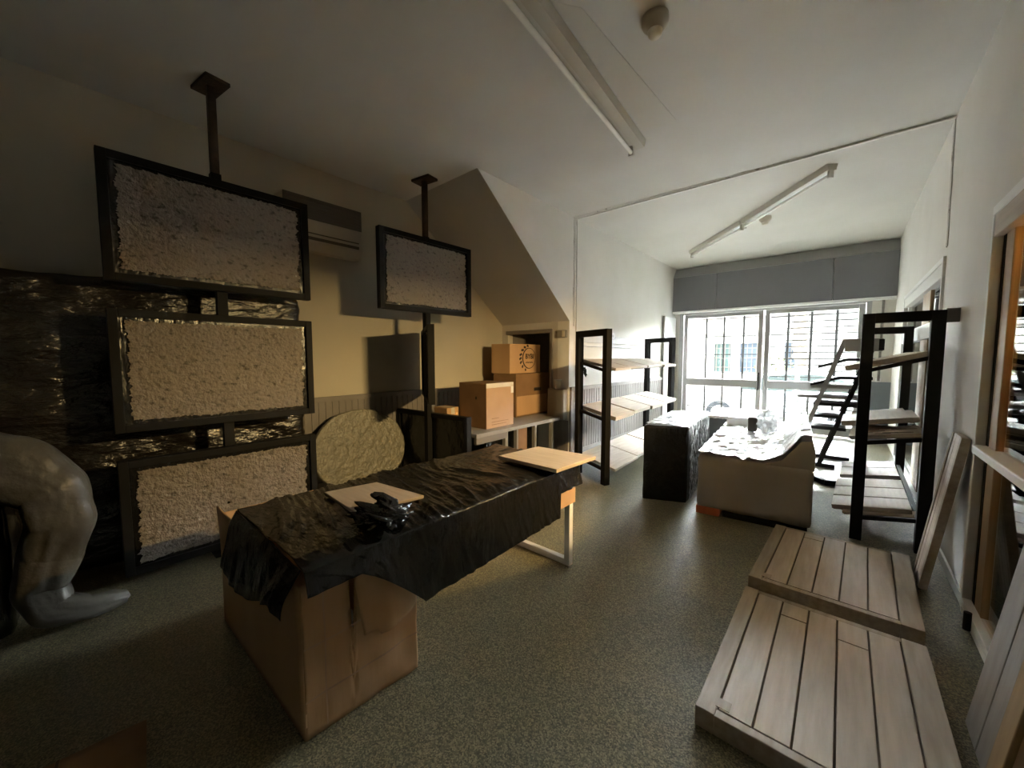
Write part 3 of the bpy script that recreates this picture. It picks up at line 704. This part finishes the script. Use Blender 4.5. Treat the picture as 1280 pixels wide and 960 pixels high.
def shelf_boards(A, B, C, D, zr, zw, spans, over, th, names, group, m_='wood', edge=True, lift=.02, wall_in=.04):
    """boards lying across the rails; spans are fractions along the rack; over = overhang past the room-side posts"""
    A, B, C, D = [Vector((*p, 0)) for p in (A, B, C, D)]; Z = Vector((0,0,1)); made = []
    for (a, b, ov, dz), lab in zip(spans, names):
        p0, p1 = A.lerp(C, a), A.lerp(C, b); q0, q1 = B.lerp(D, a), B.lerp(D, b); e = (p0-q0).normalized()
        sl = (zw-zr)/((B-A).length)
        P0, P1 = p0+e*(over+ov)+Z*(zr-sl*(over+ov)), p1+e*(over+ov)+Z*(zr-sl*(over+ov))
        Q0, Q1 = q0+e*wall_in+Z*(zw-sl*wall_in), q1+e*wall_in+Z*(zw-sl*wall_in)
        up = (P1-P0).cross(Q0-P0); up = up if up.z > 0 else -up; up.normalize()
        off = up*(lift+dz)
        c = (P0+Q1)/2+off; t = thing('shelf_board', tuple(c), lab, 'wooden board', group)
        MB().prism([tuple(v+off) for v in (P0, P1, Q1, Q0)], tuple(up*th)).build('board', M[m_], t, bevel=.003)
        made.append(t)
        MB().prism([tuple(v+off-up*.006) for v in (P0.lerp(Q1,.02), P1.lerp(Q0,.02), Q1.lerp(P0,.02), Q0.lerp(P1,.02))], tuple(up*.007)).build('backing', M['wood_edge'], t)
    return made
LA, LB, LC, LD = (-2.04,4.04), (-2.60,4.28), (-2.17,6.60), (-2.74,6.86)
rack('shelving_rack', LA, LB, LC, LD, 1.82, [(1.335,1.43),(.76,.82),(.17,.20)], 'black metal shelving rack along the white wall at the left of the glazed doors')
ordn = ['nearest', 'second nearest', 'third nearest', 'farthest']
shelf_boards(LA, LB, LC, LD, 1.335, 1.43, [(.015,.20,.05,.0),(.21,.47,-.0,0),(.49,.74,0,0),(.75,.985,.03,0)], .03, .03, ['%s pale board on the sloping top shelf of the left rack' % k for k in ordn], 'boards on the top shelf of the left rack')
shelf_boards(LA, LB, LC, LD, .76, .82, [(.015,.24,.07,0),(.26,.49,.05,.004),(.51,.74,.07,0),(.76,.985,.05,0)], .03, .045, ['%s pale board on the middle shelf of the left rack' % k for k in ordn], 'boards on the middle shelf of the left rack')
shelf_boards(LA, LB, LC, LD, .17, .20, [(.015,.30,.08,0),(.31,.62,.06,0),(.64,.98,.05,0)], .03, .03, ['%s pale board on the bottom shelf of the left rack' % k for k in ('nearest','middle','farthest')], 'boards on the bottom shelf of the left rack')
RA, RB, RC, RD = (.085,4.20), (.535,4.20), (.14,6.25), (.56,6.25)
rack('shelving_rack', RA, RB, RC, RD, 1.84, [(1.385,1.50),(.80,.88),(.18,.25)], 'black metal shelving rack beside the right wall with boards on three shelves',
     bracket=((.567,4.20,1.80),(.033,0,0),(0,.02,0),(0,0,.05)))
M['bw'] = M['wood']
shelf_boards(RA, RB, RC, RD, 1.385, 1.50, [(.018,.27,.05,0),(.29,.55,.03,0),(.58,.96,.02,0)], .03, .04, ['%s board on the sloping top shelf of the right rack' % k for k in ('nearest','middle','farthest')], 'boards on the top shelf of the right rack')
mid_boards = shelf_boards(RA, RB, RC, RD, .80, .88, [(.02,.25,.0,0),(.50,.63,.02,.0),(.64,.97,.02,0)], .03, .028, ['dark-cut board lying nearest on the middle shelf of the right rack', 'middle board on the middle shelf of the right rack', 'farthest board on the middle shelf of the right rack'], 'boards on the middle shelf of the right rack')
shelf_boards(RA, RB, RC, RD, .80, .88, [(.16,.44,.05,0)], .03, .04, ['moulded panel stacked on the dark-cut board of the right rack'], 'boards on the middle shelf of the right rack', lift=.098)
for y, lab in ((4.57,'near wooden batten'), (4.66,'far wooden batten')):
    tag(MB().box(.12, y, .865, .50, y+.03, .895).build('wooden_batten', M['wood_edge']), lab+' between the two stacked boards of the right rack', 'batten', 'battens on the right rack')
ct = MB()
random.seed(4)
for i in range(12):
    x = .13+.31*random.random(); y = 4.24+.3*random.random(); ct.obox((x, y, .80+.18*(x-.085)+.028+.0235), (.045,0,.008), (0,.010,0), (-.0001,0,.0008))
ct.build('cut_slots', M['groove'], mid_boards[0])
shelf_boards(RA, RB, RC, RD, .18, .25, [(.02,.10,.02,-.02)], .03, .018, ['short pale board lowest at the near end of the right rack'], 'boards on the bottom shelf of the right rack', m_='board_x')
shelf_boards(RA, RB, RC, RD, .18, .25, [(.05,.20,.09,0),(.205,.36,.09,.004),(.365,.52,.09,.008),(.62,.80,.08,0),(.81,.97,.08,0)], .03, .035,
     ['%s grooved pale board along the bottom shelf of the right rack' % k for k in ('nearest','second','third','fourth','last')], 'boards on the bottom shelf of the right rack', wall_in=.08)

# leaning step display by the doors
Z = Vector((0,0,1))
af = thing('display_ladder', (-.2, 6.85, 0), 'dark leaning display ladder with sloping slats between the wrapped sofa and the right rack', 'display rack')
def P_(x, y, z): return Vector((x, y, z))
for dx in (0, .30):
    MB().beam((-.52+dx, 6.65, .03), (-.02+dx, 6.65, 1.72), .05, .05, (1,0,0)).build('rail', M['black_metal'] if dx else M['grey_plastic'], af)
    MB().beam((-.52+dx, 7.25, .03), (-.02+dx, 7.25, 1.72), .05, .05, (1,0,0)).build('rail', M['black_metal'], af)
for i, z in enumerate((1.46,1.22,1.10,.96,.86,.70,.54)):
    xc = -.52+.30*z; lft = (.20,.20,.16,.26,.05,.04,.02)[i]
    mb = MB()
    if i < 2:
        mb.prism([(xc-lft, 6.63, z-.08), (xc+.10, 6.63, z+.02), (xc+.42, 6.63, z+.02), (xc+.42, 6.63, z-.015), (xc+.10, 6.63, z-.015), (xc-lft, 6.63, z-.115)], (0,.64,0))
    else:
        mb.box(xc-lft, 6.63, z-.02, xc+.40, 7.27, z+.02)
    mb.build('slat', M['grey_plastic'] if i in (2,3) else M['black_metal'], af)
bs = MB(); bs.beam((-.50, 6.65, .03), (-.05, 6.65, .03), .05, .05); bs.build('base_bar', M['black_metal'], af)
bs = MB(); bs.beam((-.50, 7.25, .03), (.10, 7.25, .03), .05, .05); bs.build('base_bar', M['black_metal'], af)
MB().box(-.02, 6.62, 1.57, .34, 7.0, 1.73).build('header_box', M['grey_plastic'], af, bevel=.005)
MB().box(.30, 6.60, 1.58, .35, 6.62, 1.72).build('header_cap', M['black_metal'], af)
o = thing('floor_frame', (-.1, 5.95, 0), 'low black angled metal frame on the floor behind the right rack', 'metal frame')
MB().beam((-.34, 6.05, .03), (-.13, 5.75, .03), .05, .055).build('side_bar', M['black_metal'], o)
MB().beam((-.13, 5.75, .03), (-.02, 5.78, .03), .05, .055).build('end_bar', M['black_metal'], o)

# ------------------------------------------------------------------ wrapped goods in the middle
a = Vector((-1.566,3.90,0)); b = Vector((-1.171,4.07,0)); ang = math.atan2(b.y-a.y, b.x-a.x)
Mx = Matrix(((math.cos(ang),-.10,0,a.x),(math.sin(ang),.995,0,a.y),(0,0,1,0),(0,0,0,1)))
wb_ = thing('wrapped_box', tuple(a), 'upright box wrapped in black film standing before the left shelving', 'wrapped box')
MB().softbox(0, 0, 0, .43, 1.25, .79, .03, .015, crumple(.006, 9, 5, (1,1,.4)), Mx).build('body', M['black_plastic'], wb_, smooth=True)
def flm(p, n):
    q = p*1.0; k = noise.noise(Vector((p.x*9, p.y*5, p.z*14)))+.7*noise.noise(Vector((p.x*19, p.y*11, p.z*30)))
    return p+n*(.012+.016*k)
def filmside(u, v):
    y = .03+1.2*u
    if v < .5: p = Vector((.435, y, .02+.77*v*2)); n = Vector((1,0,0))
    else: p = Vector((.435-.42*(v-.5)*2, y, .795)); n = Vector((0,0,1))
    k = nz(p.y*7+p.z*9, p.z*5-p.y*3, 3)+.6*nz(p.y*17+p.z*14, p.x*18, 5)
    return Mx @ (p+n*(.012+.012*abs(k)))
MB().grid(filmside, 60, 70).build('film', M['streak'], wb_, smooth=True)

sfa = thing('wrapped_sofa', (-.6, 5.0, 0), 'sofa packed in brown paper with shiny clear plastic over it, end towards the camera', 'wrapped sofa')
Ls, Rs = Vector((-1.03,3.90,0)), Vector((-.165,4.04,0)); ang = math.atan2(Rs.y-Ls.y, Rs.x-Ls.x); w_ = (Rs-Ls).length
Ms = Matrix.Translation(Ls) @ Matrix.Rotation(ang-R(4), 4, 'Z')
MB().softbox(0, 0, .06, w_, 2.1, .565, .04, .03, crumple(.008, 4, 2), Ms).build('base', M['paper'], sfa, smooth=True)
def back(u, v):  # sloped backrest on the wall side
    prof = [(w_-.36,.555),(w_-.22,.61),(w_-.14,.72),(w_-.09,.79),(w_-.02,.80),(w_+.005,.72),(w_+.005,.55)]
    x = u*(len(prof)-1); i = min(int(x), len(prof)-2); f = x-i
    p = Vector((prof[i][0]*(1-f)+prof[i+1][0]*f, .012+2.05*v, prof[i][1]*(1-f)+prof[i+1][1]*f))
    p.z += .012*nz(u*5, v*12, 3); p.x += .008*nz(u*6, v*10, 9); return Ms @ p
mb = MB(); mb.grid(back, 40, 70)
e0 = [Ms @ Vector((x, .012, z)) for x, z in ((w_-.36,.55),(w_-.22,.61),(w_-.14,.72),(w_-.09,.79),(w_-.02,.80),(w_+.005,.72),(w_+.005,.55))]
mb.build('backrest', M['paper'], sfa, smooth=True)
MB().prism(e0, tuple(Ms.to_3x3() @ Vector((0,.01,0)))).build('end_cap', M['paper'], sfa)
MB().softbox(.02, 1.85, .56, w_-.3, 2.1, .70, .03, .03, crumple(.008, 6, 4), Ms).build('armrest', M['white_plastic'], sfa, smooth=True)
def backz(x):
    prof = [(-1,.555),(w_-.36,.555),(w_-.22,.61),(w_-.14,.72),(w_-.09,.79),(w_-.02,.80),(w_+.05,.78)]
    for (xa, za), (xb, zb) in zip(prof, prof[1:]):
        if x <= xb: return za+(zb-za)*(x-xa)/(xb-xa)
def wrap(u, v):
    x = .0+(w_-.015)*u; y = .004+2.04*v
    z = .585+backz(x)-.555
    dip = -.03*math.exp(-((x-.42)/.2)**2-((y-.45)/.35)**2)
    k = nz(x*7, y*7, 1)+.8*nz(x*15, y*13, 4)+.6*abs(nz(x*28, y*24, 2))
    return Ms @ Vector((x, y, z+.014+.02*k+dip+.02*(abs(2*v-1) > .97)*0))
MB().grid(wrap, 64, 110).build('plastic_wrap', M['white_plastic'], sfa, smooth=True)
MB().softbox(-.004, -.004, .0, .20, .25, .075, .04, .008, None, Ms).build('corner_protector', M['red_card'], sfa)
MB().softbox(.22, .02, .0, w_-.02, 2.0, .058, .08, .008, None, Ms).build('feet', M['black_plastic'], sfa)
ot = thing('wrapped_ottoman', (-1.25, 6.5, 0), 'low dark block with white film on top between the black wrapped box and the sofa', 'wrapped furniture')
MB().softbox(-1.50, 6.09, .0, -.98, 7.1, .64, .035, .03, crumple(.008, 7, 6)).build('body', M['blue_grey'], ot, smooth=True)
MB().grid(lambda u, v: Vector((-1.52+.57*u, 6.07+1.05*v, .655+.018*nz(u*7, v*9, 1)+.014*abs(nz(u*15, v*18, 5))-.04*(max(0, abs(2*u-1)-.95)/.05)-.04*(max(0, abs(2*v-1)-.97)/.03))), 40, 50).build('plastic_wrap', M['white_plastic'], ot, smooth=True)
pk = thing('wrapped_post', (-.75, 5.4, .61), 'short dark slab with a puff of clear plastic standing up from the far sofa seat', 'wrapped item')
MB().softbox(-.86, 5.30, .605, -.765, 5.36, .78, .02, .02, None).build('slab', M['ac_dark'], pk, smooth=True)
def puff(u, v):
    th, ph = u*2*math.pi, v*math.pi; d = Vector((math.cos(th)*math.sin(ph), math.sin(th)*math.sin(ph), math.cos(ph)))
    k = 1+.4*nz(d.x*3, d.y*3, d.z*3)+.3*abs(nz(d.x*7, d.y*7, d.z*7)); return Vector((-.67, 5.34, .735))+Vector((d.x*.09, d.y*.09, d.z*.125))*k
MB().grid(puff, 40, 30).build('plastic_puff', M['film'], pk, smooth=True)

# ------------------------------------------------------------------ plank panels on the floor and against the right wall
def plank_panel(name, x0, y0, x1, y1, z0, th, cuts, label, skew=0, wx=None):
    """framed panel of boards lying flat"""
    t = thing(name, ((x0+x1)/2, (y0+y1)/2, z0), label, 'plank panel', 'framed plank panels lying on the floor')
    b = .07
    S = lambda x, y: x+skew*(y-y0)
    def sb(mb, a, c, e, d, za, zb):
        mb.prism([(S(a,c), c, za), (S(e,c), c, za), (S(e,d), d, za), (S(a,d), d, za)], (0,0,zb-za))
    fr = MB(); sb(fr, x0, y0, x0+b, y1, z0, z0+th); sb(fr, x1-b*1.3, y0, x1, y1, z0, z0+th); sb(fr, x0+b, y0, x1-b*1.3, y0+b*.55, z0, z0+th-.003); sb(fr, x0+b, y1-b*.5, x1-b*1.3, y1, z0, z0+th-.003)
    fr.build('frame', M['wood_frame'], t, bevel=.003)
    bd = MB(); sb(bd, x0+b, y0+b*.5, x1-b, y1-b*.5, z0+.005, z0+th-.012); bd.build('backing', M['groove'], t)
    n = 5; xs = x0+b+.004; xe = x1-b*1.3-.004; pw = (xe-xs)/n
    for i in range(n):
        segs = [(y0+b*.6, y1-b*.55)]
        if i in cuts: segs = [(y0+b*.6, cuts[i]-.004), (cuts[i]+.004, y1-b*.55)]
        for (c, d) in segs:
            k = MB(); sb(k, xs+i*pw+.004, c, xs+(i+1)*pw-.004, d, z0+.02, z0+th-.001); k.build('plank', M['wood'], t, bevel=.002)
    k = MB(); sb(k, x0+b*.9, y0+.05, x0+b*.9+.05, y0+.10, z0+th-.002, z0+th+.001); k.build('corner_block', M['wood_frame'], t)
    return t
plank_panel('plank_panel', -.415, 2.82, .375, 3.86, 0, .085, {1: 3.72}, 'framed plank panel lying flat on the floor before the right rack', skew=.03)
plank_panel('plank_panel', -.40, 1.60, .37, 2.68, 0, .085, {1: 2.50, 3: 2.46}, 'framed plank panel lying flat nearest the camera', skew=-.005)

def lean_panel(name, y0, y1, xb, xt, h, th, label, strips, m_):
    """panel leaning on the right wall: bottom edge at xb, top at xt"""
    t = thing(name, (xb, (y0+y1)/2, 0), label, 'leaning panel', 'panels leaning on the right wall')
    d = Vector((xt-xb, 0, h)); L_ = d.length; u = d.normalized(); n = Vector((-u.z, 0, u.x))
    zoff = abs(n.x*0)+.004
    o0 = Vector((xb, 0, zoff))
    for (a, b, mm, nm, lift) in strips:
        c = o0+u*L_/2+Vector((0,(a+b)/2,0))+n*(th/2+lift/2)
        MB().obox(c, u*L_/2, Vector((0,(b-a)/2-.002,0)), n*(th/2+lift/2)).build(nm, M[mm], t, bevel=.003)
    bk = o0+u*L_/2+Vector((0,(y0+y1)/2,0))+n*th*.3
    MB().obox(bk, u*(L_/2-.01), Vector((0,(y1-y0)/2-.006,0)), n*th*.28).build('backing', M['groove'], t)
    return t
lean_panel('leaning_panel', 3.52, 3.80, .46, .592, 1.0, .038, 'pale framed panel leaning on the white wall between the two glazed openings',
           [(3.52,3.57,'wood_frame','frame',.004),(3.57,3.68,'wood','plank',0),(3.68,3.75,'wood','plank',0),(3.75,3.80,'wood_frame','frame',.004)], 'wood')
lean_panel('leaning_panel', 1.72, 2.33, .475, .596, .92, .04, 'shade-toned plank panel leaning on the glazed opening at the bottom right corner',
           [(2.17,2.33,'shaded_board','plank',0),(2.05,2.165,'shaded_board','plank',0),(1.94,2.045,'oak','stile',.004),(1.72,1.935,'oak','plank',-.01)], 'shaded_board')
ds = MB().tube((XR-.035, 3.14, .012), (XR-.035, 3.14, .11), .016, 14)
tag(ds.build('door_stop', M['black_metal'], smooth=False), 'small black door stop on the floor by the near glazed opening', 'door stop')

# ------------------------------------------------------------------ street outside
struct(MB().box(-30, YF+.1, -.45, 30, 40, -.37).build('road', M['asphalt']))
struct(MB().box(-30, YF+.1, -.37, 30, YF+1.3, -.14).build('pavement', M['paving']))
bl = thing('street_building', (-1, 17, -.37), 'pale building across the street seen through the glazed doors', 'building')
f = MB()
wins = [(-4.02,-3.42,.9,2.02,'teal'),(-3.12,-2.48,1.0,2.0,'blue'),(-1.70,-1.18,1.1,2.02,'blue')]
xs = -14
f.box(-14, 17, -.37, 8, 17.4, .9); f.box(-14, 17, 2.02, 8, 17.4, 3.3)
px = -14
for (a, b, z0, z1, mm) in wins:
    f.box(px, 17, .9, a, 17.4, 2.02); px = b
f.box(px, 17, .9, 8, 17.4, 2.02); f.build('facade', M['facade'], bl)
for (a, b, z0, z1, mm) in wins:
    w_o = MB().box(a, 17.15, .9, b, 17.2, 2.02).build('window', M[mm], bl)
    g = MB()
    for i in range(4): g.box(a+(b-a)*(i+.5)/4-.015, 17.08, .9, a+(b-a)*(i+.5)/4+.015, 17.1, 2.02)
    for i in range(3): g.box(a, 17.08, .9+1.12*(i+.5)/3-.015, b, 17.1, .9+1.12*(i+.5)/3+.015)
    g.build('window_bars', M['facade_trim'], w_o)
lg = MB(); lg.box(-4.8, 16.9, 2.34, 8, 17, 2.40); lg.build('ledge', M['facade_trim'], bl)
lg = MB(); lg.box(-4.6, 16.88, 2.92, 8, 17, 2.99); lg.build('ledge', M['facade_trim'], bl)
lg = MB(); lg.box(-.6, 16.8, 2.7, 6, 17, 3.0); lg.build('sign_board', M['shutter_pale'], bl)
pt = thing('palm_tree', (-1.05, 14.5, -.37), 'palm trunk with ragged bark standing on the far side of the street', 'tree')
def trunk(u, v):
    th = u*2*math.pi; z = -.37+5*v; r = .15+.03*(v > .35)+.03*math.sin(z*22)+.05*nz(math.cos(th)*2, math.sin(th)*2, z*4); return Vector((-1.05+.05*math.sin(z*2)+r*math.cos(th), 14.5+r*math.sin(th), z))
MB().grid(trunk, 28, 120).build('trunk', M['palm'], pt, smooth=False)
cr = MB()
for i in range(16):
    a = i*2.39996; base = Vector((-1.05, 14.5, 4.6)); dr = Vector((math.cos(a), math.sin(a), 0))
    def fr_(u, v, dr=dr, base=base): 
        s = Vector((-dr.y, dr.x, 0)); return base+dr*2*v+Vector((0,0,.9*v-1.4*v*v))+s*(u-.5)*.5*math.sin(math.pi*min(1, v+.05))+Vector((0,0,-.12*abs(2*u-1)))
    cr.grid(fr_, 2, 8)
cr.build('crown', M['shrub'], pt, solid=.01)
sh = MB()
random.seed(3)
for i in range(420):
    c = Vector((-1.75+random.gauss(0,.28), 15.6+random.gauss(0,.25), .55+random.gauss(0,.35))); c.z = max(c.z, -.3)
    d = Vector((random.gauss(0,1), random.gauss(0,1), random.gauss(0,1))).normalized()*.08; n = d.orthogonal().normalized()*.035
    sh.add([c-d, c+n, c+d, c-n], [(0,1,2,3)])
sh.tube((-1.75,15.6,-.37), (-1.75,15.6,.5), .03, 8)
tag(sh.build('street_shrub', M['shrub'], solid=.004), 'green shrub by the building across the street', 'shrub')
car = thing('parked_car', (-1.25, 12.6, -.37), 'white car parked in the street outside the glazed doors', 'car')
cx0 = -3.35; G = -.37
prof = [(0,.35),(.02,.62),(.10,.80),(.85,.95),(1.25,1.02),(1.75,1.38),(2.15,1.50),(2.8,1.50),(3.35,1.38),(3.9,1.02),(4.25,.95),(4.32,.6),(4.25,.33),(0.1,.30)]
lower = [(0,.32),(.0,.62),(.10,.80),(.9,.96),(4.2,1.0),(4.3,.62),(4.25,.32)]
mb = MB(); mb.prism([(cx0+x, 11.75, G+z) for x, z in lower], (0,1.7,0)); mb.build('body', M['car'], car, bevel=.06)
mb = MB(); pr = [(.95,.96),(1.65,1.40),(2.1,1.50),(2.85,1.50),(3.4,1.38),(3.95,1.0)]
mb.prism([(cx0+x, 11.9, G+z) for x, z in pr], (0,1.4,0)); mb.build('cabin', M['car'], car, bevel=.04)
for q in ([(1.2,1.0),(1.75,1.36),(2.2,1.43),(2.4,1.43),(2.4,1.0)], [(2.5,1.0),(2.5,1.43),(2.85,1.43),(3.3,1.33),(3.65,1.02)]):
    MB().prism([(cx0+x, 11.885, G+z) for x, z in q], (0,.02,0)).build('side_window', M['car_glass'], car)
for x in (.75, 3.4):
    for y in (11.72, 13.28):
        wh = MB().tube((cx0+x, y, G+.33), (cx0+x, y+.2, G+.33), .33, 32).build('wheel', M['tyre'], car)
        MB().tube((cx0+x, y-.008, G+.33), (cx0+x, y+.02, G+.33), .2, 24).build('hubcap', M['alu'], wh)

# ------------------------------------------------------------------ light
wd = bpy.data.worlds.new('daylight'); scene.world = wd; wd.use_nodes = True
bg = wd.node_tree.nodes['Background']; bg.inputs['Color'].default_value = (.86,.93,1.0,1); bg.inputs['Strength'].default_value = .6
def sun(name, d, energy, ang, col):
    l = bpy.data.lights.new(name, 'SUN'); l.energy = energy; l.angle = R(ang); l.color = col
    o = bpy.data.objects.new(name, l); COL.objects.link(o); o.rotation_euler = Vector(d).to_track_quat('-Z','Y').to_euler(); o.location = (0,5,8); return o
sun('sun', (.25,1,-.85), 2.0, 1.0, (1,.96,.88))
sun('hazy_sky_glow', (-.12,-1,-.75), 41, 70, (.93,.97,1.0))
def area(name, loc, d, sx, sy, energy, col):
    l = bpy.data.lights.new(name, 'AREA'); l.shape = 'RECTANGLE'; l.size = sx; l.size_y = sy; l.energy = energy; l.color = col
    o = bpy.data.objects.new(name, l); COL.objects.link(o); o.location = loc; o.rotation_euler = Vector(d).to_track_quat('-Z','Y').to_euler(); return o
# added lamp, out of view, standing in for warm light through the near window
cl = thing('added_case_lamp', (.88, 2.48, 2.171), 'added unseen lamp strip standing in for warm light through the near right window', 'lamp')
MB().box(.89, 2.24, 2.14, .93, 2.72, 2.20).build('reflector', M['white_metal'], cl)
area('added_case_light', (.88, 2.48, 2.171), (-1,0,-.02), 0.45, .06, 32, (1,.68,.30))
# daylight portal at the glazed doors (guides sky sampling, adds no light)
pl = area('door_portal', (-1.3, YF+.3, 1.25), (0,-1,0), 3.3, 2.6, 1, (1,1,1)); pl.data.cycles.is_portal = True

# ------------------------------------------------------------------ camera
cam = bpy.data.cameras.new('camera'); co = bpy.data.objects.new('camera', cam); COL.objects.link(co)
cam.sensor_fit = 'HORIZONTAL'; cam.sensor_width = 36; cam.lens = 36*480/1280; cam.clip_start = .02; cam.clip_end = 200
X_, Y_, Z_ = (.7550,-.0463,-.6541), (.6557,.0533,.7531), (0,.9975,-.0707)   # world axes in (right, up, forward)
right = Vector((X_[0],Y_[0],Z_[0])).normalized(); fwd = Vector((X_[2],Y_[2],Z_[2])).normalized(); up = right.cross(fwd).normalized()
mw = Matrix(((right.x,up.x,-fwd.x,0),(right.y,up.y,-fwd.y,0),(right.z,up.z,-fwd.z,1.5),(0,0,0,1)))
co.matrix_world = mw
scene.camera = co
vs = scene.view_settings
scene.display_settings.display_device = 'sRGB'
vs.view_transform = 'Standard'; vs.look = 'None'; vs.gamma = 1; vs.exposure = 3.15; vs.use_curve_mapping = False
scene.cycles.use_denoising = True
scene.cycles.max_bounces = 12; scene.cycles.diffuse_bounces = 6; scene.cycles.transparent_max_bounces = 16
scene.cycles.sample_clamp_indirect = 20
